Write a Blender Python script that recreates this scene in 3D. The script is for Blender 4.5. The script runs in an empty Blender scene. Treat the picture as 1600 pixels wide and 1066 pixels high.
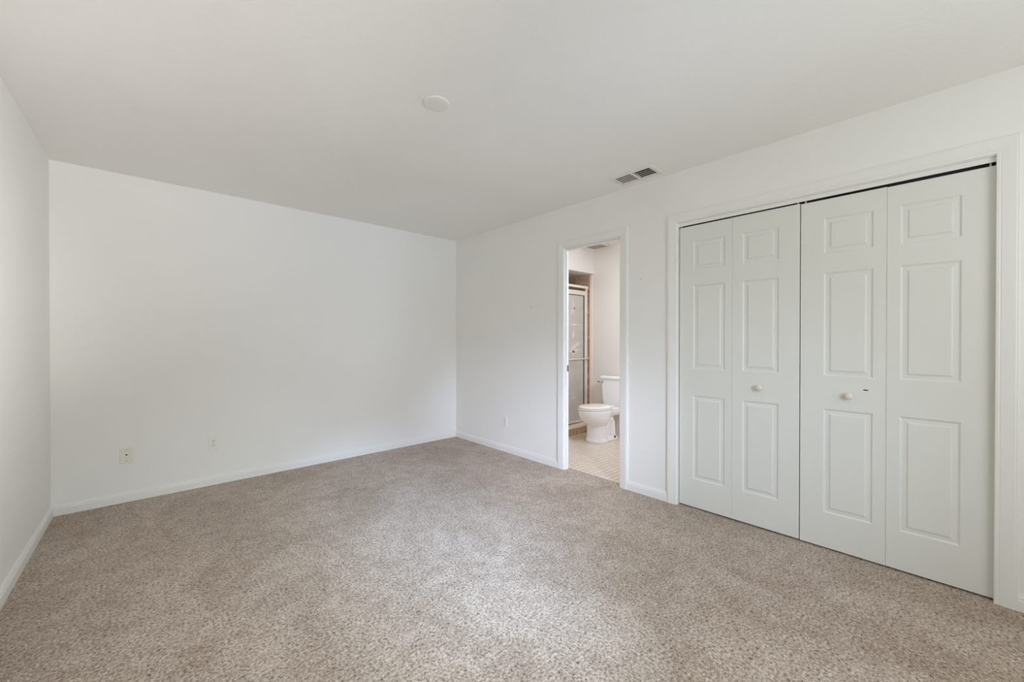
import bpy, bmesh, math, random
from mathutils import Vector, Matrix

random.seed(7)
S = bpy.context.scene
COL = S.collection
R = math.radians

# ------------------------------------------------------------------ camera, world, light, exposure
F_PX, YAW, PITCH, ROLL, CAM_H = 625.453, 0.747228, -0.005097, 0.000447, 1.21808
fw = Vector((math.sin(YAW) * math.cos(PITCH), math.cos(YAW) * math.cos(PITCH), math.sin(PITCH)))
r0 = Vector((math.cos(YAW), -math.sin(YAW), 0.0))
u0 = r0.cross(fw)
rt = r0 * math.cos(ROLL) + u0 * math.sin(ROLL)
up = -r0 * math.sin(ROLL) + u0 * math.cos(ROLL)
cd = bpy.data.cameras.new('camera')
cd.sensor_fit = 'HORIZONTAL'
cd.sensor_width = 36.0
cd.lens = F_PX / 1600.0 * 36.0
cd.clip_start = 0.02
cam = bpy.data.objects.new('camera', cd)
cam.matrix_world = Matrix(((rt.x, up.x, -fw.x, 0), (rt.y, up.y, -fw.y, 0), (rt.z, up.z, -fw.z, CAM_H), (0, 0, 0, 1)))
COL.objects.link(cam)
S.camera = cam

S.view_settings.view_transform = 'Standard'
S.view_settings.look = 'None'
S.view_settings.gamma = 1.0
S.view_settings.use_curve_mapping = False
S.view_settings.exposure = -0.08
S.cycles.max_bounces = 24
S.cycles.diffuse_bounces = 16
S.cycles.glossy_bounces = 4
S.cycles.transmission_bounces = 8
S.cycles.sample_clamp_indirect = 8.0

wd = bpy.data.worlds.new('sky')
S.world = wd
wd.use_nodes = True
wd.node_tree.nodes['Background'].inputs[0].default_value = (0.80, 0.90, 1.0, 1)
wd.node_tree.nodes['Background'].inputs[1].default_value = 1.0


def area_light(name, loc, aim, sx, sy, power, color, spread=180.0):
    ld = bpy.data.lights.new(name, 'AREA')
    ld.shape = 'RECTANGLE'
    ld.size, ld.size_y = sx, sy
    ld.energy = power
    ld.color = color
    ld.spread = R(spread)
    o = bpy.data.objects.new(name, ld)
    o.location = loc
    o.rotation_euler = (Vector(aim) - Vector(loc)).to_track_quat('-Z', 'Y').to_euler()
    COL.objects.link(o)
    return o


# daylight through the window behind the camera, added floor, ceiling and left wall fills, the bathroom's own lamp
LIGHTS = [
    ('window_light', (1.30, -1.36, 1.50), (1.30, 2.0, 1.50), 1.7, 1.15, 19.2, (0.955, 0.982, 0.955), 180),
    ('floor_pool_fill', (0.90, -1.34, 1.75), (0.74, 1.80, 0.0), 0.45, 0.35, 3.90, (0.72, 0.86, 1.000), 40),  # narrow light added to make the bright pool on the carpet
    ('floor_pool_fill_far', (0.90, -1.34, 1.75), (1.40, 2.05, 0.0), 0.45, 0.35, 5.70, (0.442, 0.642, 1.000), 26),  # added, extends the carpet pool away from the camera
    ('window_side_wide', (0.60, -1.34, 1.60), (2.888, 1.6, 0.2), 0.5, 0.5, 3.48, (0.638, 0.776, 1.000), 48),
    ('floor_pool_fill_wide', (0.90, -1.34, 1.75), (1.15, 1.55, 0.0), 0.8, 0.5, 3.40, (0.75, 0.88, 1.000), 60),  # added, softens and widens the carpet pool
    ('ceiling_fill_steep', (1.30, -1.20, 1.40), (1.20, -0.60, 2.44), 1.6, 0.4, 3.20, (0.92, 0.96, 1.000), 180),  # added fill, brightens the ceiling near the rear wall
    ('ceiling_fill_far', (1.30, -1.34, 1.45), (1.8, 3.4, 2.44), 1.2, 0.5, 2.76, (0.630, 0.761, 1.000), 50),  # added fill, lifts the far part of the ceiling
    ('ceiling_fill_left', (0.75, -1.30, 1.20), (-0.30, 2.3, 2.44), 0.4, 0.4, 4.00, (1.000, 0.94, 1.000), 46),  # added fill for the ceiling along the left wall
    ('window_side', (0.60, -1.34, 1.60), (2.888, 2.95, 0.15), 0.4, 0.4, 3.54, (0.644, 0.712, 1.000), 26),
    ('left_wall_fill', (2.00, -1.34, 1.50), (-0.5, 2.2, 1.4), 0.4, 0.5, 4.50, (1.000, 0.987, 0.947), 28),  # added fill aimed at the left wall, no window of its own
    ('bathroom_lamp', (3.50, 1.40, 1.75), (4.00, 2.8, 0.6), 0.6, 0.15, 30.0, (0.715, 0.795, 1.000), 180),
    ('bathroom_ceiling_lamp', (3.55, 2.30, 2.42), (3.55, 2.30, 0.0), 0.35, 0.35, 8.6, (0.918, 1.000, 0.953), 180),
]
for args in LIGHTS:
    area_light(*args)

# ------------------------------------------------------------------ materials


def new_mat(name):
    m = bpy.data.materials.new(name)
    m.use_nodes = True
    nt = m.node_tree
    return m, nt, nt.nodes['Principled BSDF']


def srgb(r, g, b):
    def f(c):
        c /= 255.0
        return c / 12.92 if c <= 0.04045 else ((c + 0.055) / 1.055) ** 2.4
    return (f(r), f(g), f(b), 1.0)


def coords(nt, scale=(1, 1, 1), rot=(0, 0, 0)):
    g = nt.nodes.new('ShaderNodeNewGeometry')
    mp = nt.nodes.new('ShaderNodeMapping')
    mp.inputs['Scale'].default_value = scale
    mp.inputs['Rotation'].default_value = rot
    nt.links.new(g.outputs['Position'], mp.inputs['Vector'])
    return mp.outputs['Vector']


def noise(nt, vec, scale, detail=2.0, rough=0.5, dist=0.0):
    n = nt.nodes.new('ShaderNodeTexNoise')
    n.inputs['Scale'].default_value = scale
    n.inputs['Detail'].default_value = detail
    n.inputs['Roughness'].default_value = rough
    n.inputs['Distortion'].default_value = dist
    nt.links.new(vec, n.inputs['Vector'])
    return n.outputs['Fac']


def ramp(nt, fac, stops):
    r = nt.nodes.new('ShaderNodeValToRGB')
    e = r.color_ramp.elements
    while len(e) < len(stops):
        e.new(0.5)
    for el, (p, c) in zip(e, stops):
        el.position = p
        el.color = c
    nt.links.new(fac, r.inputs['Fac'])
    return r.outputs['Color']


def mix(nt, mode, fac, a, b):
    m = nt.nodes.new('ShaderNodeMix')
    m.data_type = 'RGBA'
    m.blend_type = mode
    for sock, v in ((m.inputs['Factor'], fac), (m.inputs['A'], a), (m.inputs['B'], b)) if False else ((m.inputs[0], fac), (m.inputs[6], a), (m.inputs[7], b)):
        if hasattr(v, 'is_linked'):
            nt.links.new(v, sock)
        else:
            sock.default_value = v
    return m.outputs[2]


def bump(nt, bsdf, height, strength, distance):
    b = nt.nodes.new('ShaderNodeBump')
    b.inputs['Strength'].default_value = strength
    b.inputs['Distance'].default_value = distance
    nt.links.new(height, b.inputs['Height'])
    nt.links.new(b.outputs['Normal'], bsdf.inputs['Normal'])


def paint(name, rgb, rough=0.55, nscale=90.0, strength=0.08, dist=0.002, mottling=0.02, spec=0.3):
    m, nt, b = new_mat(name)
    v = coords(nt)
    c = srgb(*rgb)
    lo = tuple(max(0, x * (1 - mottling)) for x in c[:3]) + (1,)
    col = ramp(nt, noise(nt, v, 1.7, 3), [(0.3, lo), (0.7, c)])
    nt.links.new(col, b.inputs['Base Color'])
    b.inputs['Roughness'].default_value = rough
    b.inputs['Specular IOR Level'].default_value = spec
    bump(nt, b, noise(nt, v, nscale, 2), strength, dist)
    return m


M = {}
M['wall'] = paint('wall_paint', (239, 239, 236), 0.6, 70, 0.10, 0.002)
M['bath_wall'] = paint('bathroom_wall_paint', (233, 227, 219), 0.55, 70, 0.08, 0.002)
M['trim'] = paint('trim_paint', (236, 236, 233), 0.38, 30, 0.02, 0.001, 0.01, 0.4)
M['door'] = paint('door_paint', (226, 227, 222), 0.42, 40, 0.03, 0.001, 0.012, 0.4)
M['plate'] = paint('cover_plate_plastic', (237, 236, 231), 0.35, 30, 0.0, 0.001, 0.0, 0.4)
M['beige_plate'] = paint('almond_plate_plastic', (233, 230, 219), 0.35, 30, 0.0, 0.001, 0.0, 0.4)
M['closet'] = paint('shaded_closet_paint', (150, 146, 138), 0.7)  # closet shade put into the colour, so the gap above the doors reads black
M['porcelain'] = paint('porcelain', (243, 241, 240), 0.12, 20, 0.0, 0.001, 0.0, 0.5)
M['seat'] = paint('toilet_seat_plastic', (242, 237, 231), 0.2, 20, 0.0, 0.001, 0.0, 0.5)
M['knob'] = paint('knob_wood_paint', (226, 218, 203), 0.35, 60, 0.03, 0.001, 0.08, 0.4)
M['cream'] = paint('cream_enamel', (240, 226, 212), 0.3, 30, 0.0, 0.001, 0.02, 0.4)
M['frame'] = paint('shower_frame_enamel', (224, 214, 202), 0.35, 30, 0.0, 0.001, 0.02, 0.4)
M['grille'] = paint('beige_grille_plastic', (214, 200, 182), 0.4, 30, 0.0, 0.001, 0.02, 0.3)


def ceiling_mat():
    m, nt, b = new_mat('knockdown_ceiling')
    v = coords(nt)
    col = ramp(nt, noise(nt, v, 1.3, 3), [(0.3, srgb(241, 241, 238)), (0.7, srgb(244, 244, 241))])
    nt.links.new(col, b.inputs['Base Color'])
    b.inputs['Roughness'].default_value = 0.75
    b.inputs['Specular IOR Level'].default_value = 0.15
    h = ramp(nt, noise(nt, v, 38, 3, 0.55, 0.4), [(0.42, (0, 0, 0, 1)), (0.60, (1, 1, 1, 1))])
    bump(nt, b, h, 0.22, 0.0025)
    return m


M['ceiling'] = ceiling_mat()


def carpet_mat():
    m, nt, b = new_mat('carpet_pile')
    v = coords(nt)
    n1 = noise(nt, v, 92, 2.5, 0.6, 0.5)
    tuft = ramp(nt, n1, [(0.27, srgb(108, 90, 78)), (0.39, srgb(171, 153, 137)), (0.51, srgb(203, 187, 171)), (0.70, srgb(236, 223, 210))])
    n2 = noise(nt, v, 210, 2, 0.5)
    fine = ramp(nt, n2, [(0.30, srgb(206, 206, 206)), (0.66, (1, 1, 1, 1))])
    c = mix(nt, 'MULTIPLY', 1.0, tuft, fine)
    # pile leaning in different directions: small mottling and wider brushed patches
    n4 = noise(nt, v, 13, 3, 0.6, 0.4)
    mott = ramp(nt, n4, [(0.35, srgb(236, 233, 230)), (0.62, (1, 1, 1, 1))])
    c = mix(nt, 'MULTIPLY', 1.0, c, mott)
    n3 = noise(nt, coords(nt, (1.0, 0.75, 1.0), (0, 0, 0.5)), 2.2, 5, 0.62, 0.9)
    patch = ramp(nt, n3, [(0.36, srgb(235, 231, 227)), (0.50, srgb(246, 245, 244)), (0.58, (1, 1, 1, 1))])
    c = mix(nt, 'MULTIPLY', 1.0, c, patch)
    nt.links.new(c, b.inputs['Base Color'])
    b.inputs['Roughness'].default_value = 0.95
    b.inputs['Specular IOR Level'].default_value = 0.05
    b.inputs['Sheen Weight'].default_value = 0.15
    bump(nt, b, n1, 0.6, 0.008)
    return m


M['carpet'] = carpet_mat()


def tile_mat(name, vecrot, size, c1, c2, grout, gap, rough, veins=0.0, offset=0.0, width=1.0):
    m, nt, b = new_mat(name)
    v = coords(nt, (1, 1, 1), vecrot)
    t = nt.nodes.new('ShaderNodeTexBrick')
    t.offset = offset
    t.squash = 1.0
    t.inputs['Color1'].default_value = c1
    t.inputs['Color2'].default_value = c2
    t.inputs['Mortar'].default_value = grout
    t.inputs['Scale'].default_value = 1.0
    t.inputs['Mortar Size'].default_value = gap
    t.inputs['Mortar Smooth'].default_value = 0.2
    t.inputs['Brick Width'].default_value = size * width
    t.inputs['Row Height'].default_value = size
    nt.links.new(v, t.inputs['Vector'])
    c = t.outputs['Color']
    if veins:
        vv = ramp(nt, noise(nt, v, 14, 5, 0.6, 1.5), [(0.3, srgb(196, 176, 150)), (0.7, (1, 1, 1, 1))])
        c = mix(nt, 'MULTIPLY', veins, c, vv)
    nt.links.new(c, b.inputs['Base Color'])
    b.inputs['Roughness'].default_value = rough
    inv = nt.nodes.new('ShaderNodeMath')
    inv.operation = 'SUBTRACT'
    inv.inputs[0].default_value = 1.0
    nt.links.new(t.outputs['Fac'], inv.inputs[1])
    bump(nt, b, inv.outputs[0], 0.5, 0.002)
    return m


M['floor_tile'] = tile_mat('mosaic_floor_tile', (0, 0, 0), 0.052, srgb(230, 218, 204), srgb(220, 206, 190), srgb(184, 164, 142), 0.004, 0.3)
M['shower_tile_x'] = tile_mat('marbled_tile', (R(90), R(90), 0), 0.15, srgb(226, 203, 178), srgb(217, 192, 166), srgb(229, 214, 196), 0.002, 0.25, 1.0)
M['shower_tile_y'] = tile_mat('marbled_tile_back', (R(90), 0, 0), 0.15, srgb(226, 203, 178), srgb(217, 192, 166), srgb(229, 214, 196), 0.002, 0.25, 1.0)


def metal(name, rgb, rough=0.3):
    m, nt, b = new_mat(name)
    v = coords(nt)
    c = srgb(*rgb)
    col = ramp(nt, noise(nt, v, 60, 2), [(0.3, tuple(x * 0.92 for x in c[:3]) + (1,)), (0.7, c)])
    nt.links.new(col, b.inputs['Base Color'])
    b.inputs['Metallic'].default_value = 1.0
    b.inputs['Roughness'].default_value = rough
    return m


M['brass'] = metal('aged_brass', (150, 112, 78), 0.35)
M['chrome'] = metal('chrome', (176, 172, 170), 0.2)
M['steel'] = metal('grey_steel', (150, 148, 144), 0.4)
M['track'] = metal('door_track_steel', (120, 120, 116), 0.45)


def flat(name, rgb, rough=0.6):
    m, nt, b = new_mat(name)
    c = srgb(*rgb)
    col = ramp(nt, noise(nt, coords(nt), 40, 2), [(0.3, tuple(x * 0.9 for x in c[:3]) + (1,)), (0.7, c)])
    nt.links.new(col, b.inputs['Base Color'])
    b.inputs['Roughness'].default_value = rough
    return m


M['black'] = flat('black_hole_paint', (22, 21, 18))
M['dark'] = flat('duct_lining', (62, 54, 51))
M['slat'] = flat('dusty_louvre_enamel', (228, 220, 214), 0.45)
M['vent_frame'] = paint('vent_enamel', (232, 231, 225), 0.4, 30, 0.0, 0.001, 0.01)
M['shaded_metal'] = flat('shaded_track_metal', (52, 50, 47), 0.6)  # track darkened to paint the shade in the gap above the doors
M['screw'] = flat('painted_screw', (178, 174, 162), 0.4)
M['slot'] = flat('dark_slot', (96, 90, 82), 0.6)
M['seal'] = flat('brown_rubber_seal', (78, 62, 48), 0.5)


def frosted():
    m, nt, b = new_mat('frosted_shower_glass')
    v = coords(nt)
    col = ramp(nt, noise(nt, v, 6, 3), [(0.3, srgb(206, 197, 186)), (0.7, srgb(215, 207, 197))])
    nt.links.new(col, b.inputs['Base Color'])
    b.inputs['Roughness'].default_value = 0.35
    b.inputs['Transmission Weight'].default_value = 0.22
    b.inputs['IOR'].default_value = 1.3
    bump(nt, b, noise(nt, v, 220, 2), 0.25, 0.001)
    return m


M['frosted'] = frosted()
M['etched'] = flat('etched_white_glass', (216, 208, 198), 0.7)


def clear_glass():
    m, nt, b = new_mat('window_glass')
    n = ramp(nt, noise(nt, coords(nt), 3), [(0.3, (0.98, 0.99, 0.99, 1)), (0.7, (1, 1, 1, 1))])
    nt.links.new(n, b.inputs['Base Color'])
    b.inputs['Roughness'].default_value = 0.0
    b.inputs['Transmission Weight'].default_value = 1.0
    b.inputs['IOR'].default_value = 1.02
    return m


# ------------------------------------------------------------------ mesh helpers


def bx(bm, x0, x1, y0, y1, z0, z1, bevel=0.0, seg=2):
    t = bmesh.new() if bevel else bm
    vs = [t.verts.new((x, y, z)) for x in (x0, x1) for y in (y0, y1) for z in (z0, z1)]
    for f in ((0, 1, 3, 2), (4, 6, 7, 5), (0, 4, 5, 1), (2, 3, 7, 6), (0, 2, 6, 4), (1, 5, 7, 3)):
        t.faces.new([vs[i] for i in f])
    if bevel:
        bmesh.ops.recalc_face_normals(t, faces=t.faces)
        bmesh.ops.bevel(t, geom=t.edges[:], offset=bevel, segments=seg, affect='EDGES', profile=0.5)
        merge(bm, t)


def merge(bm, t):
    mp = {}
    for v in t.verts:
        mp[v] = bm.verts.new(v.co)
    for f in t.faces:
        nf = bm.faces.new([mp[v] for v in f.verts])
        nf.smooth = f.smooth
    t.free()


def loft(bm, rings, cap0=True, cap1=True, closed=True, smooth=True):
    rows = [[bm.verts.new(p) for p in r] for r in rings]
    n = len(rows[0])
    for a, b in zip(rows, rows[1:]):
        for i in range(n if closed else n - 1):
            f = bm.faces.new((a[i], a[(i + 1) % n], b[(i + 1) % n], b[i]))
            f.smooth = smooth
    if cap0:
        bm.faces.new(rows[0][::-1])
    if cap1:
        bm.faces.new(rows[-1])


def lathe(bm, prof, frame, n=32, smooth=True):
    """prof: (radius, height) pairs; frame: function (a, b, h) -> point"""
    rings = []
    for r_, h in prof:
        rings.append([frame(r_ * math.cos(2 * math.pi * i / n), r_ * math.sin(2 * math.pi * i / n), h) for i in range(n)])
    loft(bm, rings, smooth=smooth)


def tube(bm, pts, rad, n=12, squash=(1, 1)):
    pts = [Vector(p) for p in pts]
    rings = []
    for i, p in enumerate(pts):
        d = (pts[min(i + 1, len(pts) - 1)] - pts[max(i - 1, 0)]).normalized()
        a = d.cross(Vector((0, 1, 0)))
        if a.length < 0.1:
            a = d.cross(Vector((0, 0, 1)))
        a.normalize()
        b = d.cross(a)
        rr = rad[i] if isinstance(rad, (list, tuple)) else rad
        rings.append([p + (a * math.cos(2 * math.pi * k / n) * squash[0] + b * math.sin(2 * math.pi * k / n) * squash[1]) * rr for k in range(n)])
    loft(bm, rings)


def sweep(bm, prof, path_fn, stations):
    """open profile swept through stations: path_fn(station, (a, b)) -> point; ends capped"""
    rings = [[path_fn(s, q) for q in prof] for s in stations]
    loft(bm, rings, True, True, True, False)


def obj(name, bm, mat, parent=None, smooth=None, **props):
    bmesh.ops.recalc_face_normals(bm, faces=bm.faces)
    me = bpy.data.meshes.new(name)
    bm.to_mesh(me)
    bm.free()
    if smooth is not None:
        for p in me.polygons:
            p.use_smooth = smooth
    if mat is not None:
        me.materials.append(M[mat])
    o = bpy.data.objects.new(name, me)
    COL.objects.link(o)
    if parent is not None:
        o.parent = parent
    for k, v in props.items():
        o[k] = v
    return o


def recenter(o):
    """move a top-level mesh's origin to the middle of its base without moving the mesh"""
    me = o.data
    xs = [v.co for v in me.vertices]
    c = Vector(((min(p.x for p in xs) + max(p.x for p in xs)) / 2, (min(p.y for p in xs) + max(p.y for p in xs)) / 2, min(p.z for p in xs)))
    me.transform(Matrix.Translation(-c))
    o.location = c
    return o


def struct(name, bm, mat, label=None, cat=None, parent=None):
    o = obj(name, bm, mat, parent)
    if parent is None:
        o['kind'] = 'structure'
        if label:
            o['label'] = label
            o['category'] = cat
        recenter(o)
    return o


def empty(name, loc, label, cat, group=None, kind=None):
    o = bpy.data.objects.new(name, None)
    o.empty_display_size = 0.05
    COL.objects.link(o)
    o.location = loc
    o['label'] = label
    o['category'] = cat
    if group:
        o['group'] = group
    if kind:
        o['kind'] = kind
    return o


def part(name, bm, mat, parent, smooth=None, **props):
    """bm is in world coordinates; keep it there under its parent"""
    base = Vector((0, 0, 0))
    p = parent
    while p is not None:
        base += p.location
        p = p.parent
    bmesh.ops.translate(bm, verts=bm.verts, vec=-base)
    return obj(name, bm, mat, parent, smooth, **props)


def bm_new():
    return bmesh.new()


# ------------------------------------------------------------------ room shell
H = 2.44
XW, YD, XL, TH = 2.8883, 4.1477, -0.4570, -0.018023      # right wall, back wall, left wall at the back corner
YR = -1.30                                               # rear wall, behind the camera
XT = XW + 0.057                                          # far face of the right wall
BX, BS = 4.47, 3.20                                      # bathroom far wall, face of the shower front
BY0, BSY = 1.25, 4.12                                    # bathroom near wall, shower back wall


def left_x(y):
    return XL - (YD - y) * math.tan(-TH)


DOOR_Y0, DOOR_Y1, DOOR_Z = 1.8125, 2.3985, 2.052         # bathroom opening between the jambs
CL_Y0, CL_Y1, CL_Z = -0.1650, 1.3290, 2.0640             # closet opening between the jambs

# floor: wall to wall carpet
b = bm_new()
xl0, xl1 = left_x(YR), left_x(YD)
for zz in (0,):
    n = 8
    bx(b, -0.62, XW + 0.0, YR - 0.1, YD + 0.05, -0.06, 0.0)
    bx(b, XW, XW + 0.069, DOOR_Y0 - 0.02, DOOR_Y1 + 0.02, -0.06, 0.0)
    bx(b, XW, XW + 0.70, CL_Y0 - 0.02, CL_Y1 + 0.02, -0.06, 0.0)
struct('floor', b, 'carpet', 'wall to wall beige brown speckled carpet covering the bedroom floor', 'carpet')

# ceiling with the register's opening left free
VY0, VY1, VX0, VX1 = 1.428, 1.716, 2.640, 2.786
b = bm_new()
bx(b, -0.65, VX0, YR - 0.1, YD + 0.1, H, H + 0.1)
bx(b, VX1, XW + 0.057, YR - 0.1, YD + 0.1, H, H + 0.1)
bx(b, VX0, VX1, YR - 0.1, VY0, H, H + 0.1)
bx(b, VX0, VX1, VY1, YD + 0.1, H, H + 0.1)
struct('ceiling', b, 'ceiling', 'white knockdown textured bedroom ceiling', 'ceiling')

b = bm_new()
bx(b, -0.65, XW + 0.057, YD, YD + 0.1, -0.06, H)
struct('wall_back', b, 'wall', 'plain white wall opposite the viewer with two cover plates', 'wall')

b = bm_new()
vs = [(left_x(YR - 0.1), YR - 0.1), (left_x(YD + 0.1), YD + 0.1), (left_x(YD + 0.1) - 0.1, YD + 0.1), (left_x(YR - 0.1) - 0.1, YR - 0.1)]
loft(b, [[(x, y, -0.06) for x, y in vs], [(x, y, H) for x, y in vs]], smooth=False)
struct('wall_left', b, 'wall', 'plain white wall at the left edge', 'wall')

b = bm_new()
wj = 0.019
ylo, yhi = DOOR_Y0 - wj, DOOR_Y1 + wj
clo, chi = CL_Y0 - wj, CL_Y1 + wj
bx(b, XW, XT, YR - 0.1, clo, -0.06, H)
bx(b, XW, XT, clo, chi, CL_Z + wj, H)
bx(b, XW, XT, chi, ylo, -0.06, H)
bx(b, XW, XT, ylo, yhi, DOOR_Z + wj, H)
bx(b, XW, XT, yhi, YD + 0.1, -0.06, H)
bmesh.ops.remove_doubles(b, verts=b.verts, dist=1e-5)
struct('wall_right', b, 'wall', 'white wall holding the bathroom doorway and the closet doors', 'wall')

# rear wall with the window that lights the room (behind the camera)
WX0, WX1, WZ0, WZ1 = 0.40, 2.20, 0.88, 2.10
b = bm_new()
bx(b, -0.75, WX0, YR - 0.1, YR, -0.06, H)
bx(b, WX1, XW + 0.057, YR - 0.1, YR, -0.06, H)
bx(b, WX0, WX1, YR - 0.1, YR, -0.06, WZ0)
bx(b, WX0, WX1, YR - 0.1, YR, WZ1, H)
struct('wall_rear', b, 'wall', 'white wall with the window behind the viewer', 'wall')
b = bm_new()
for x0, x1, z0, z1 in ((WX0, WX0 + .04, WZ0, WZ1), (WX1 - .04, WX1, WZ0, WZ1), (WX0, WX1, WZ0, WZ0 + .04), (WX0, WX1, WZ1 - .04, WZ1)):
    bx(b, x0, x1, YR - 0.05, YR - 0.01, z0, z1)
struct('window_1', b, 'trim', 'white framed bedroom window behind the viewer', 'window')

# ------------------------------------------------------------------ baseboards (profile: out from the wall, up)
BBP = [(0, -0.01), (0.0130, -0.01), (0.0130, 0.047), (0.0115, 0.050), (0.0085, 0.0515), (0.0085, 0.0535), (0.0105, 0.055), (0.0100, 0.060), (0.0075, 0.066), (0.0050, 0.0685), (0.0050, 0.074), (0, 0.074)]


def base_run(name, p0, p1, label, m0=0.0, m1=0.0):
    p0, p1 = Vector((*p0, 0)), Vector((*p1, 0))
    d = (p1 - p0).normalized()
    nrm = Vector((-d.y, d.x, 0))                       # into the room: left of the direction of travel
    bm = bm_new()
    rings = []
    for P, m in ((p0, m0), (p1, -m1)):
        rings.append([P + nrm * a + d * (a * m) + Vector((0, 0, h)) for a, h in BBP])
    loft(bm, rings, True, True, True, False)
    return struct(name, bm, 'trim', label, 'baseboard')


CW = 0.070                                             # casing width
RV = 0.006                                             # reveal
ylc, ync = DOOR_Y1 + RV + CW, DOOR_Y0 - RV - CW
base_run('baseboard_back', (XW, YD), (left_x(YD), YD), 'white moulded baseboard along the wall with two cover plates', 1, 1)
base_run('baseboard_right', (XW, ylc), (XW, YD), 'white baseboard from the far corner to the bathroom door casing', 0, 1)
base_run('baseboard_right', (XW, CL_Y1 + 0.004 + CW), (XW, ync), 'short white baseboard between the doorway casing and the closet casing', 0, 0)
base_run('baseboard_right', (XW, YR), (XW, CL_Y0 + 0.005 - CW), 'white baseboard right of the closet casing at the picture edge', 0, 0)
base_run('baseboard_left', (left_x(YD), YD), (left_x(YR), YR), 'white baseboard along the wall at the left edge', 1, 0)

# ------------------------------------------------------------------ door casings and jambs
CASP = [(0.0, 0.0), (0.0, 0.0085), (0.002, 0.0105), (0.010, 0.0115), (0.014, 0.0105), (0.017, 0.0120), (0.046, 0.0150), (0.058, 0.0158),
        (0.062, 0.0140), (0.066, 0.0145), (CW, 0.0125), (CW, 0.0)]   # across from the opening, out from the wall


def casing(name, y0, y1, ztop, label, rv0=RV, rv1=RV):
    """three mitred members round an opening in the right wall"""
    root = empty(name, (XW, (y0 + y1) / 2, 0), label, 'door casing', kind='structure')
    y0, y1, zt = y0 - rv0, y1 + rv1, ztop + rv1
    for nm, f0, f1 in (
        ('casing_leg', lambda a, o: (XW - o, y1 + a, 0.0), lambda a, o: (XW - o, y1 + a, zt + a)),
        ('casing_head', lambda a, o: (XW - o, y1 + a, zt + a), lambda a, o: (XW - o, y0 - a, zt + a)),
        ('casing_leg', lambda a, o: (XW - o, y0 - a, zt + a), lambda a, o: (XW - o, y0 - a, 0.0)),
    ):
        bm = bm_new()
        loft(bm, [[f0(a, o) for a, o in CASP], [f1(a, o) for a, o in CASP]], True, True, True, False)
        part(nm, bm, 'trim', root)
    return root


tr = casing('trim_1', DOOR_Y0, DOOR_Y1, DOOR_Z, 'white casing and jamb round the open bathroom doorway')
b = bm_new()
xf, xb = XW - 0.002, XT + 0.001
bx(b, xf, xb, DOOR_Y1, DOOR_Y1 + wj, 0, DOOR_Z + wj)
bx(b, xf, xb, DOOR_Y0 - wj, DOOR_Y0, 0, DOOR_Z + wj)
bx(b, xf, xb, DOOR_Y0, DOOR_Y1, DOOR_Z, DOOR_Z + wj)
part('jamb', b, 'trim', tr)
b = bm_new()
sx0, sx1, st = XW + 0.016, XW + 0.044, 0.0105
bx(b, sx0, sx1, DOOR_Y1 - st, DOOR_Y1, 0, DOOR_Z, 0.002)
bx(b, sx0, sx1, DOOR_Y0, DOOR_Y0 + st, 0, DOOR_Z, 0.002)
bx(b, sx0, sx1, DOOR_Y0 + st, DOOR_Y1 - st, DOOR_Z - st, DOOR_Z, 0.002)
part('door_stop', b, 'trim', tr)
b = bm_new()
bx(b, XW + 0.026, XW + 0.043, DOOR_Y1 - st - 0.002, DOOR_Y1 - st + 0.001, 0.915, 0.972, 0.0008)
sp = part('strike_plate', b, 'brass', tr, label='small aged brass plate')

tr = casing('trim_2', CL_Y0, CL_Y1, CL_Z, 'wide white casing round the four-leaf folding closet doors', -0.005, 0.004)
b = bm_new()
bx(b, xf, xb, CL_Y1, CL_Y1 + wj, 0, CL_Z + wj)
bx(b, xf, xb, CL_Y0 - wj, CL_Y0, 0, CL_Z + wj)
bx(b, xf, xb, CL_Y0, CL_Y1, CL_Z, CL_Z + wj)
part('jamb', b, 'trim', tr)
b = bm_new()
bx(b, XW + 0.010, XW + 0.014, CL_Y0, CL_Y1, 2.0390, CL_Z)
part('track_valance', b, 'trim', tr)
b = bm_new()
bx(b, XW + 0.050, XW + 0.054, CL_Y0, CL_Y1, 2.0300, CL_Z)
bx(b, XW + 0.014, XW + 0.050, CL_Y0, CL_Y1, CL_Z - 0.003, CL_Z)
part('track', b, 'shaded_metal', tr)

# closet behind the doors
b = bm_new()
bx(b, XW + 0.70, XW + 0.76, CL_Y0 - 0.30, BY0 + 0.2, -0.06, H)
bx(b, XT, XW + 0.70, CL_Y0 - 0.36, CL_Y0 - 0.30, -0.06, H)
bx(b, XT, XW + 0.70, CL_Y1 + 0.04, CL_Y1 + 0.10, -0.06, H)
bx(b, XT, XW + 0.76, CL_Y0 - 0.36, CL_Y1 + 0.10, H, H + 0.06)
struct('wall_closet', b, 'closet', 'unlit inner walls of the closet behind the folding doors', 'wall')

# ------------------------------------------------------------------ folding closet doors
PANELS_Z = ((0.212, 0.815), (1.005, 1.602), (1.713, 1.917))
PROF = [(0.0, 0.0), (0.0025, 0.0010), (0.0055, 0.0034), (0.0085, 0.0050), (0.0120, 0.0054), (0.0255, 0.0044), (0.0285, 0.0038), (0.0310, 0.0014), (0.0335, 0.0004), (0.0365, 0.0)]


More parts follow.
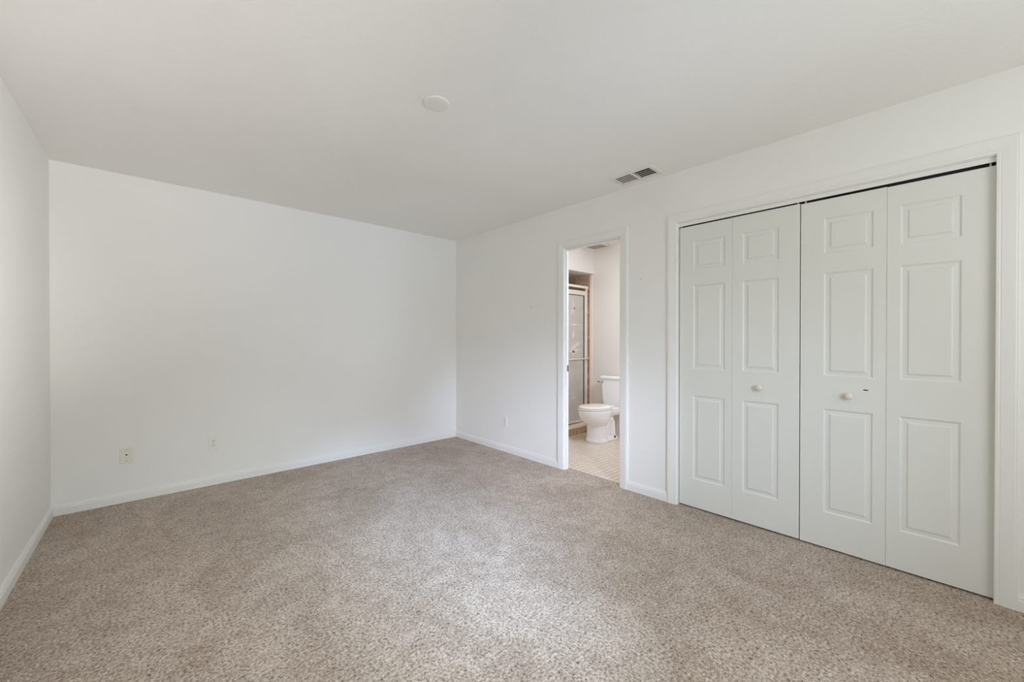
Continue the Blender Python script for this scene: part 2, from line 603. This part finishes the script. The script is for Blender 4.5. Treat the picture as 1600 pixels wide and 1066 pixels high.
def leaf_bm(y0, y1, z0, z1, py0, py1, x0, thick=0.032):
    """one moulded three-panel leaf; front face looks to -x"""
    bm = bm_new()

    def P(y, z, d=0.0):
        return bm.verts.new((x0 + d, y, z))
    ys = [y0, py0, py1, y1]
    zs = [z0]
    for a, c in PANELS_Z:
        zs += [a, c]
    zs.append(z1)
    g = {}
    for i, y in enumerate(ys):
        for k, z in enumerate(zs):
            g[i, k] = P(y, z)
    for i in range(3):
        for k in range(len(zs) - 1):
            if i == 1 and k % 2 == 1:
                prev = [g[1, k], g[2, k], g[2, k + 1], g[1, k + 1]]
                for ins, d in PROF[1:]:
                    cur = [P(py0 + ins, zs[k] + ins, d), P(py1 - ins, zs[k] + ins, d), P(py1 - ins, zs[k + 1] - ins, d), P(py0 + ins, zs[k + 1] - ins, d)]
                    for q in range(4):
                        bm.faces.new((prev[q], prev[(q + 1) % 4], cur[(q + 1) % 4], cur[q]))
                    prev = cur
                bm.faces.new(prev)
            else:
                bm.faces.new((g[i, k], g[i + 1, k], g[i + 1, k + 1], g[i, k + 1]))
    # edges and back
    xb_ = x0 + thick
    loop = [g[i, 0] for i in range(4)] + [g[3, k] for k in range(1, len(zs))] + [g[i, len(zs) - 1] for i in (2, 1, 0)] + [g[0, k] for k in range(len(zs) - 2, 0, -1)]
    back = [bm.verts.new((xb_, v.co.y, v.co.z)) for v in loop]
    n_ = len(loop)
    for i in range(n_):
        bm.faces.new((loop[i], loop[(i + 1) % n_], back[(i + 1) % n_], back[i]))
    bm.faces.new(back)
    return bm


DX = XW + 0.0195


def knob_bm(y, z):
    bm = bm_new()
    prof = [(0.0105, -0.001), (0.0105, 0.003), (0.0085, 0.007), (0.009, 0.010), (0.0150, 0.0135), (0.0188, 0.018), (0.0200, 0.0230), (0.0190, 0.0285), (0.015, 0.033), (0.009, 0.0358), (0.002, 0.0368)]
    lathe(bm, prof, lambda a, c, h: (DX - h, y + a, z + c), 28)
    return bm


def hinge_pin(bm, y, z0, z1, r_=0.004):
    lathe(bm, [(r_, z0), (r_, z1)], lambda a, c, h: (DX + 0.016 + a, y + c, h), 10)


d1 = empty('door_1', (DX, 0.96, 0), 'white six-panel bifold closet door next to the doorway, knob on its right leaf', 'closet door', kind='structure')
d2 = empty('door_2', (DX, 0.21, 0), 'white six-panel bifold closet door at the right, dark nick beside its knob', 'closet door', kind='structure')
for root, y0, y1, z0, z1, py in (
    (d1, 0.9668, 1.3225, 0.012, 2.0312, (1.0115, 1.2250)),
    (d1, 0.5915, 0.9658, 0.012, 2.0318, (0.6985, 0.9040)),
    (d2, 0.2086, 0.5865, 0.010, 2.0265, (0.2610, 0.4760)),
    (d2, -0.1635, 0.2076, 0.010, 2.0238, (-0.0575, 0.1570)),
):
    part('door_leaf', leaf_bm(y0, y1, z0, z1, py[0], py[1], DX), 'door', root)
part('knob', knob_bm(0.802, 0.906), 'knob', d1, True, label='round cream knob')
part('knob', knob_bm(0.360, 0.900), 'knob', d2, True, label='round cream knob')
for root, ys in ((d1, (1.3165, 0.605)), (d2, (0.5665, -0.145))):
    for y in ys:
        bm = bm_new()
        hinge_pin(bm, y, 2.018, 2.062)
        part('pivot_pin', bm, 'plate', root, True)
# nick in the third leaf: a small dark gouge with a smear to its right
b = bm_new()
lathe(b, [(0.0115, 0.0), (0.0115, 0.0008), (0.009, 0.0012)], lambda a, c, h: (DX - h, 0.2905 + a, 0.9385 + c * 0.27 + (a > 0) * 0.0), 18)
part('dark_nick', b, 'black', d2, label='short dark gouge in the white paint')

# ------------------------------------------------------------------ ceiling fittings
CVX, CVY = 1.126, 1.792
b = bm_new()
lathe(b, [(0.0665, 0.0), (0.0665, 0.0030), (0.064, 0.0055), (0.058, 0.0070), (0.030, 0.0080), (0.004, 0.0082)], lambda a, c, h: (CVX + a, CVY + c, H - h), 48)
o = recenter(obj('ceiling_cover', b, 'plate', smooth=True, label='round white blank cover plate on the ceiling', category='cover plate'))

v = empty('ceiling_vent', ((VX0 + VX1) / 2, (VY0 + VY1) / 2, H), 'rectangular white ceiling air vent with dusty louvres above the doorway wall', 'vent')
b = bm_new()
# sloped stamped frame
FX0, FX1, FY0, FY1 = 2.606, 2.822, 1.394, 1.750
rings = []
for ins, dz in ((0.0, 0.0), (0.0, 0.002), (0.010, 0.0065), (0.030, 0.0075), (0.0335, 0.0075), (0.0335, 0.0)):
    rings.append([(FX0 + ins, FY0 + ins, H - dz), (FX1 - ins, FY0 + ins, H - dz), (FX1 - ins, FY1 - ins, H - dz), (FX0 + ins, FY1 - ins, H - dz)])
loft(b, rings, False, False, True, False)
part('frame', b, 'vent_frame', v)
vm = (VY0 + VY1) / 2
b = bm_new()
bx(b, VX0, VX1, vm - 0.006, vm + 0.006, H - 0.0070, H + 0.012)
part('divider', b, 'vent_frame', v)
for y0, y1, facing in ((VY0 + 0.001, vm - 0.007, False), (vm + 0.007, VY1 - 0.001, True)):
    n_ = 5
    for k in range(n_):
        x = VX0 + 0.014 + k * (VX1 - VX0 - 0.026) / (n_ - 1)
        bm = bm_new()
        if facing:      # nearly level blade, its underside towards the room
            sec = [(x - 0.0100, H - 0.0042), (x + 0.0095, H - 0.0018), (x + 0.0110, H + 0.0010), (x + 0.0100, H + 0.0012), (x + 0.0088, H - 0.0008), (x - 0.0102, H - 0.0030)]
        else:           # narrower blade, tipped a little further
            sec = [(x - 0.0070, H - 0.0046), (x + 0.0065, H - 0.0016), (x + 0.0080, H + 0.0012), (x + 0.0070, H + 0.0015), (x + 0.0058, H - 0.0005), (x - 0.0072, H - 0.0034)]
        loft(bm, [[(px, y0, pz) for px, pz in sec], [(px, y1, pz) for px, pz in sec]], smooth=False)
        part('louvre', bm, 'slat', v)
b = bm_new()
e = 0.0006
bx(b, VX0 + e, VX0 + 0.003, VY0 + e, VY1 - e, H + 0.001, H + 0.098)
bx(b, VX1 - 0.003, VX1 - e, VY0 + e, VY1 - e, H + 0.001, H + 0.098)
bx(b, VX0 + e, VX1 - e, VY0 + e, VY0 + 0.003, H + 0.001, H + 0.098)
bx(b, VX0 + e, VX1 - e, VY1 - 0.003, VY1 - e, H + 0.001, H + 0.098)
bx(b, VX0 + e, VX1 - e, VY0 + e, VY1 - e, H + 0.095, H + 0.098)
part('duct', b, 'dark', v)
for yy in (FY0 + 0.017, FY1 - 0.017):
    bm = bm_new()
    lathe(bm, [(0.004, 0.006), (0.004, 0.0085), (0.002, 0.0095)], lambda a, c, h: ((FX0 + FX1) / 2 + a, yy + c, H - h), 12)
    part('screw', bm, 'screw', v, True)

# ------------------------------------------------------------------ wall plates


def plate_root(name, wall, s, z, label, cat):
    """wall 'A': back wall at x = s; wall 'R': right wall at y = s. frame(a, h, out) -> point, a to the right seen from the room"""
    if wall == 'A':
        fr = lambda a, h, o_: (s + a, YD - o_, z + h)
        loc = (s, YD, z - 0.0575)
    else:
        fr = lambda a, h, o_: (XW - o_, s - a, z + h)
        loc = (XW, s, z - 0.0575)
    return empty(name, loc, label, cat), fr


def plate_face(fr, w=0.070, h=0.1145):
    bm = bm_new()
    rings = []
    for ins, o_ in ((0, -0.001), (0, 0.0040), (0.0015, 0.0055), (0.004, 0.0062)):
        a, c = w / 2 - ins, h / 2 - ins
        rc = max(0.001, 0.004 - ins)
        ring = []
        for sx, sz, st_ in ((1, 1, 0), (-1, 1, 90), (-1, -1, 180), (1, -1, 270)):
            for q in (0, 45, 90):
                t = R(st_ + q)
                ring.append(fr(sx * (a - rc) + rc * math.cos(t), sz * (c - rc) + rc * math.sin(t), o_))
        rings.append(ring)
    loft(bm, rings, True, True, True, False)
    return bm


def disc(fr, a, h, r_, o0, o1, n=16):
    bm = bm_new()
    lathe(bm, [(r_, o0), (r_, o1), (r_ * 0.7, o1 + (o1 - o0) * 0.3)], lambda p, q, k: fr(a + p, h + q, k), n)
    return bm


def rect(fr, a, h, w, t, o0, o1):
    bm = bm_new()
    loft(bm, [[fr(a - w / 2, h - t / 2, o_), fr(a + w / 2, h - t / 2, o_), fr(a + w / 2, h + t / 2, o_), fr(a - w / 2, h + t / 2, o_)] for o_ in (o0, o1)], smooth=False)
    return bm


def outlet(wall, s, z, label):
    root, fr = plate_root('wall_outlet', wall, s, z, label, 'outlet')
    part('cover_plate', plate_face(fr), 'plate', root)
    for hh in (0.0195, -0.0195):
        bm = bm_new()
        ring = []
        for k in range(24):
            t = 2 * math.pi * k / 24
            ring.append((0.0172 * math.cos(t), max(-0.0135, min(0.0135, 0.0172 * math.sin(t)))))
        loft(bm, [[fr(a, hh + c, o_) for a, c in ring] for o_ in (0.004, 0.0076)], smooth=False)
        sk = part('socket', bm, 'plate', root)
        for a, c, w, t in ((-0.0062, 0.003, 0.0028, 0.0090), (0.0062, 0.003, 0.0028, 0.0080)):
            part('slot', rect(fr, a, hh + c, w, t, 0.006, 0.0079), 'slot', sk)
        part('ground_hole', disc(fr, 0, hh - 0.0072, 0.0030, 0.006, 0.0077, 12), 'slot', sk)
    part('screw', disc(fr, 0, 0, 0.0034, 0.005, 0.0074, 12), 'screw', root)
    return root


outlet('A', 0.440, 0.347, 'white duplex power outlet on the back wall, right of the cable plate')
outlet('R', 3.229, 0.325, 'white power outlet low on the wall between the far corner and the doorway')

root, fr = plate_root('cable_plate', 'A', -0.083, 0.348, 'almond cable wall plate with a dark centre jack near the left corner', 'cable plate')
part('cover_plate', plate_face(fr, 0.072, 0.117), 'beige_plate', root)
bm = disc(fr, 0, 0.004, 0.0058, 0.005, 0.0085, 6)
jk = part('jack', bm, 'steel', root, label='small dark threaded jack')
part('jack_hole', disc(fr, 0, 0.004, 0.0046, 0.0085, 0.0105, 14), 'black', jk)
for hh in (0.0415, -0.0415):
    part('screw', disc(fr, 0, hh, 0.0036, 0.005, 0.0068, 12), 'screw', root)

# nail left in the wall beside the doorway
b = bm_new()
lathe(b, [(0.0016, -0.004), (0.0016, 0.006), (0.0042, 0.0062), (0.0042, 0.0075), (0.002, 0.0082)], lambda a, c, h: (XW - h, 2.832 + a, 1.540 + c), 12)
recenter(obj('nail', b, 'slot', smooth=True, label='small dark nail in the white wall left of the doorway', category='nail'))

b = bm_new()
lathe(b, [(0.0014, -0.004), (0.0014, 0.004), (0.0032, 0.0042), (0.0032, 0.0052), (0.0015, 0.0058)], lambda a, c, h: (XW - h, 1.625 + a, 1.690 + c), 12)
recenter(obj('nail', b, 'slot', smooth=True, label='tiny nail in the white wall between the doorway and the closet', category='nail'))

# ------------------------------------------------------------------ bathroom shell
b = bm_new()
bx(b, XW + 0.069, BX + 0.05, BY0 - 0.05, BSY + 0.05, -0.06, -0.001)
struct('floor_bathroom', b, 'floor_tile', 'small beige mosaic floor tiles in the bathroom', 'tile floor')
b = bm_new()
bx(b, XT, BX + 0.1, BY0 - 0.1, BS + 0.02, H, H + 0.1)
struct('ceiling_bathroom', b, 'bath_wall', 'white bathroom ceiling', 'ceiling')
b = bm_new()
bx(b, BX, BX + 0.1, BY0 - 0.1, BS + 0.065, -0.06, H)
bx(b, XT, BX, BY0 - 0.1, BY0, -0.06, H)
struct('wall_bathroom', b, 'bath_wall', 'warm white bathroom wall behind the toilet', 'wall')
b = bm_new()
bx(b, XT, BX, BS, BSY + 0.1, 2.091, H)
struct('soffit_bathroom', b, 'bath_wall', 'white dropped soffit above the shower', 'soffit')
b = bm_new()
bx(b, BX, BX + 0.1, BS + 0.065, BSY + 0.1, -0.06, 2.091)
struct('wall_shower', b, 'shower_tile_x', 'brown marbled tile side wall inside the shower', 'tile wall')
b = bm_new()
bx(b, XT, BX, BSY, BSY + 0.1, -0.06, 2.091)
struct('wall_shower_back', b, 'shower_tile_y', 'brown marbled tile back wall inside the shower', 'tile wall')
b = bm_new()
bx(b, BX - 0.008, BX + 0.002, BS + 0.024, BS + 0.068, 0.0, 2.091, 0.003)
struct('trim_3', b, 'cream', 'pale bullnose tile strip edging the brown shower tile', 'tile trim')
# curb: brown tile front, pale sill on top
b = bm_new()
bx(b, XT, BX, BS - 0.02, BS + 0.15, -0.04, 0.078)
struct('trim_4', b, 'shower_tile_y', 'brown tiled curb at the foot of the shower', 'shower curb')
b = bm_new()
bx(b, XT, BX, BS - 0.026, BS + 0.155, 0.0785, 0.103, 0.006)
struct('trim_5', b, 'cream', 'pale sill on top of the shower curb', 'sill')

# ------------------------------------------------------------------ shower door
GY = BS + 0.105
sd = empty('shower_door', (3.72, GY, 0.103), 'framed frosted glass shower door with a white towel bar', 'shower door')
b = bm_new()
bx(b, XT + 0.002, BX - 0.002, GY - 0.014, GY + 0.014, 1.900, 1.932, 0.004)
part('header_rail', b, 'cream', sd)
PX0, PX1, PZ0, PZ1 = 3.02, 4.415, 0.112, 1.862
b = bm_new()
bx(b, PX0, PX1, GY - 0.012, GY + 0.012, PZ1 - 0.058, PZ1, 0.003)
bx(b, PX0, PX1, GY - 0.012, GY + 0.012, PZ0, PZ0 + 0.03, 0.003)
bx(b, PX0, PX0 + 0.03, GY - 0.012, GY + 0.012, PZ0 + 0.03, PZ1 - 0.058)
bx(b, PX1 - 0.03, PX1, GY - 0.012, GY + 0.012, PZ0 + 0.03, PZ1 - 0.058)
part('frame', b, 'frame', sd)
b = bm_new()
bx(b, PX1 + 0.004, PX1 + 0.026, GY - 0.016, GY + 0.012, 0.104, 1.899, 0.003)
part('wall_jamb', b, 'cream', sd)
b = bm_new()
bx(b, PX1 - 0.046, PX1 - 0.030, GY - 0.008, GY + 0.008, PZ0 + 0.03, PZ1 - 0.058)
bx(b, PX0 + 0.03, PX1 - 0.046, GY - 0.008, GY + 0.008, PZ1 - 0.066, PZ1 - 0.058)
part('seal', b, 'seal', sd, label='dark brown rubber seal')
b = bm_new()
bx(b, PX0 + 0.03, PX1 - 0.046, GY - 0.003, GY + 0.003, PZ0 + 0.03, PZ1 - 0.066)
gl = part('glass_pane', b, 'frosted', sd)
# etched leaf pattern on the pane
b = bm_new()


def leaf_shape(x, z, ln, wd, ang):
    ring = []
    for k in range(14):
        t = 2 * math.pi * k / 14
        px, pz = ln * math.cos(t), wd * math.sin(t) * (1 - 0.35 * math.cos(t))
        ring.append((x + px * math.cos(ang) - pz * math.sin(ang), z + px * math.sin(ang) + pz * math.cos(ang)))
    loft(b, [[(q[0], y, q[1]) for q in ring] for y in (GY - 0.0034, GY - 0.0026)], smooth=False)


for args in ((4.155, 1.68, 0.085, 0.018, 1.9), (4.15, 1.60, 0.06, 0.014, 0.7), (4.19, 1.405, 0.10, 0.012, 0.06), (4.15, 1.28, 0.06, 0.02, 1.3),
             (4.20, 1.13, 0.10, 0.028, 0.45), (4.14, 1.05, 0.07, 0.02, -0.3), (4.22, 1.07, 0.09, 0.016, 0.25), (4.17, 0.45, 0.06, 0.014, 0.2)):
    leaf_shape(*args)
part('etched_leaf_pattern', b, 'etched', gl)
b = bm_new()
tube(b, [(3.10, GY - 0.05, 0.955), (PX1 + 0.012, GY - 0.05, 0.955)], 0.0095, 12)
bar = part('towel_bar', b, 'cream', sd, True)
for xx in (3.12, PX1 - 0.012):
    bm = bm_new()
    tube(bm, [(xx, GY - 0.05, 0.955), (xx, GY - 0.010, 0.955)], 0.008, 10)
    part('bracket', bm, 'cream', bar, True)

# ------------------------------------------------------------------ slotted box on the bathroom ceiling
b = bm_new()
ef = empty('ceiling_box', (4.30, 3.05, H), 'beige slotted box on the bathroom ceiling', 'exhaust fan')
bx(b, 4.18, 4.42, 2.93, 3.17, H - 0.030, H - 0.001, 0.006)
part('grille_cover', b, 'grille', ef)
for k in range(6):
    bm = bm_new()
    bx(bm, 4.20, 4.40, 2.955 + k * 0.036, 2.971 + k * 0.036, H - 0.0315, H - 0.0295)
    part('slot', bm, 'slot', ef)

# ------------------------------------------------------------------ toilet (u: out from the far wall towards the doorway, v: to the left)
TY, TROT = 2.793, R(4.0)


def tp(u, v_, z):
    return (BX - 0.014 - u * math.cos(TROT) - v_ * math.sin(TROT), TY + u * math.sin(TROT) - 0.012 + v_ * math.cos(TROT), z)


t = empty('toilet', tp(0.42, 0, 0), 'white two-piece toilet with closed lid seen through the doorway', 'toilet')


def oval(c, a, bb, z, n=40, egg=0.0, p=2.0):
    ring = []
    for k in range(n):
        s = 2 * math.pi * k / n
        cu, sv = math.cos(s), math.sin(s)
        cu = math.copysign(abs(cu) ** (2 / p), cu)
        sv = math.copysign(abs(sv) ** (2 / p), sv)
        ring.append(tp(c + a * cu, bb * sv * (1 - egg * cu), z))
    return ring


b = bm_new()
loft(b, [oval(.472, .122, .128, 0.0), oval(.472, .120, .126, .016), oval(.472, .110, .117, .045), oval(.472, .104, .112, .10), oval(.473, .102, .112, .16),
         oval(.475, .104, .114, .195), oval(.482, .126, .124, .212), oval(.490, .164, .143, .245), oval(.495, .190, .158, .285), oval(.499, .205, .166, .328), oval(.500, .211, .169, .362), oval(.500, .212, .169, .378), oval(.500, .206, .164, .384)])
# foot
loft(b, [oval(.33, .185, .108, 0.0, p=3), oval(.33, .183, .106, .018, p=3), oval(.33, .172, .095, .030, p=3)])
# trapway
pts = [(.45, .085), (.395, .105), (.345, .165), (.305, .232), (.262, .252), (.232, .205), (.226, .12), (.230, .02)]
rad = [.048, .046, .044, .044, .046, .046, .046, .050]
rings = []
for i, (u, z) in enumerate(pts):
    u0_, z0_ = pts[max(i - 1, 0)]
    u1_, z1_ = pts[min(i + 1, len(pts) - 1)]
    d = Vector((u1_ - u0_, 0, z1_ - z0_)).normalized()
    nrm = Vector((-d.z, 0, d.x))
    rings.append([tp(u + nrm.x * rad[i] * math.cos(2 * math.pi * k / 16), 1.55 * rad[i] * math.sin(2 * math.pi * k / 16), z + nrm.z * rad[i] * math.cos(2 * math.pi * k / 16)) for k in range(16)])
loft(b, rings)
# inner web and rear shelf under the tank
loft(b, [oval(.33, .15, .030, .02, p=3), oval(.33, .17, .035, .30, p=3)])
loft(b, [oval(.20, .13, .085, .29, p=4), oval(.20, .165, .110, .335, p=4), oval(.20, .175, .118, .384, p=4)])
bowl = part('bowl', b, 'porcelain', t, True)
rm = bowl.modifiers.new('remesh', 'REMESH')
rm.mode = 'VOXEL'
rm.voxel_size = 0.005
rm.use_smooth_shade = True
sm = bowl.modifiers.new('smooth', 'SMOOTH')
sm.iterations = 4
sm.factor = 0.5
for sgn in (1, -1):
    bm = bm_new()
    lathe(bm, [(.013, .030), (.013, .040), (.009, .048), (.003, .051)], lambda a, c, h: tuple(Vector(tp(.265, sgn * .098, h)) + Vector((a, c, 0))), 14)
    part('bolt_cap', bm, 'slot', t, True, label='dark bolt at the foot')
b = bm_new()
loft(b, [oval(.501, .208, .166, .388, egg=.03), oval(.501, .213, .171, .392, egg=.03), oval(.501, .213, .171, .400, egg=.03), oval(.501, .208, .166, .404, egg=.03)])
part('seat', b, 'seat', t, True)
b = bm_new()
loft(b, [oval(.497, .206, .165, .406, egg=.03), oval(.497, .212, .170, .410, egg=.03), oval(.497, .212, .170, .417, egg=.03), oval(.497, .202, .160, .424, egg=.03), oval(.497, .140, .110, .427, egg=.03), oval(.497, .02, .02, .428)])
lid = part('lid', b, 'seat', t, True)
for sgn in (1, -1):
    bm = bm_new()
    c = Vector(tp(.272, sgn * .07, .400))
    bx(bm, c.x - .016, c.x + .016, c.y - .02, c.y + .02, .383, .412, 0.006)
    part('hinge', bm, 'seat', t, True)


def rbox(u0_, u1_, v0_, v1_, z, rc=0.03, n=6):
    ring = []
    for su, sv, st_ in ((1, 1, 0), (-1, 1, 90), (-1, -1, 180), (1, -1, 270)):
        cu = (u1_ - rc) if su > 0 else (u0_ + rc)
        cv = (v1_ - rc) if sv > 0 else (v0_ + rc)
        for q in range(n + 1):
            a = R(st_ + 90 * q / n)
            ring.append(tp(cu + rc * math.cos(a), cv + rc * math.sin(a), z))
    return ring


HW = 0.152
b = bm_new()
loft(b, [rbox(.022, .170, -HW + .035, HW - .035, .383), rbox(.018, .182, -HW + .02, HW - .02, .402), rbox(.016, .192, -HW + .012, HW - .012, .46), rbox(.014, .198, -HW, HW, .712), rbox(.014, .198, -HW, HW, .716)], smooth=True)
tank = part('tank', b, 'porcelain', t, True)
b = bm_new()
loft(b, [rbox(.010, .204, -HW - .008, HW + .008, .7165), rbox(.006, .210, -HW - .012, HW + .012, .721), rbox(.006, .210, -HW - .012, HW + .012, .744), rbox(.009, .206, -HW - .009, HW + .009, .751), rbox(.02, .195, -HW + .002, HW - .002, .755)], smooth=True)
part('tank_lid', b, 'porcelain', t, True)
b = bm_new()
c0, c1, c2 = tp(.199, HW - .035, .683), tp(.216, HW - .035, .683), tp(.222, HW + .020, .680)
tube(b, [c0, c1], .012, 12)
tube(b, [c1, tuple((Vector(c1) + Vector(c2)) / 2 + Vector((0, 0, .001))), c2], [.007, .0075, .009], 10)
part('flush_lever', b, 'chrome', t, True, label='small chrome lever on the tank corner')

# water supply stop at the wall beside the toilet
sv = empty('supply_valve', (BX, 2.66, 0.13), 'small water stop valve on the wall beside the toilet foot', 'valve')
b = bm_new()
tube(b, [(BX - 0.001, 2.66, 0.16), (BX - 0.05, 2.66, 0.16)], 0.009, 10)
part('stub_pipe', b, 'brass', sv, True)
b = bm_new()
lathe(b, [(.014, .145), (.014, .178), (.009, .185), (.006, .21)], lambda a, c, h: (BX - 0.055 + a, 2.66 + c, h), 12)
part('valve_body', b, 'chrome', sv, True)
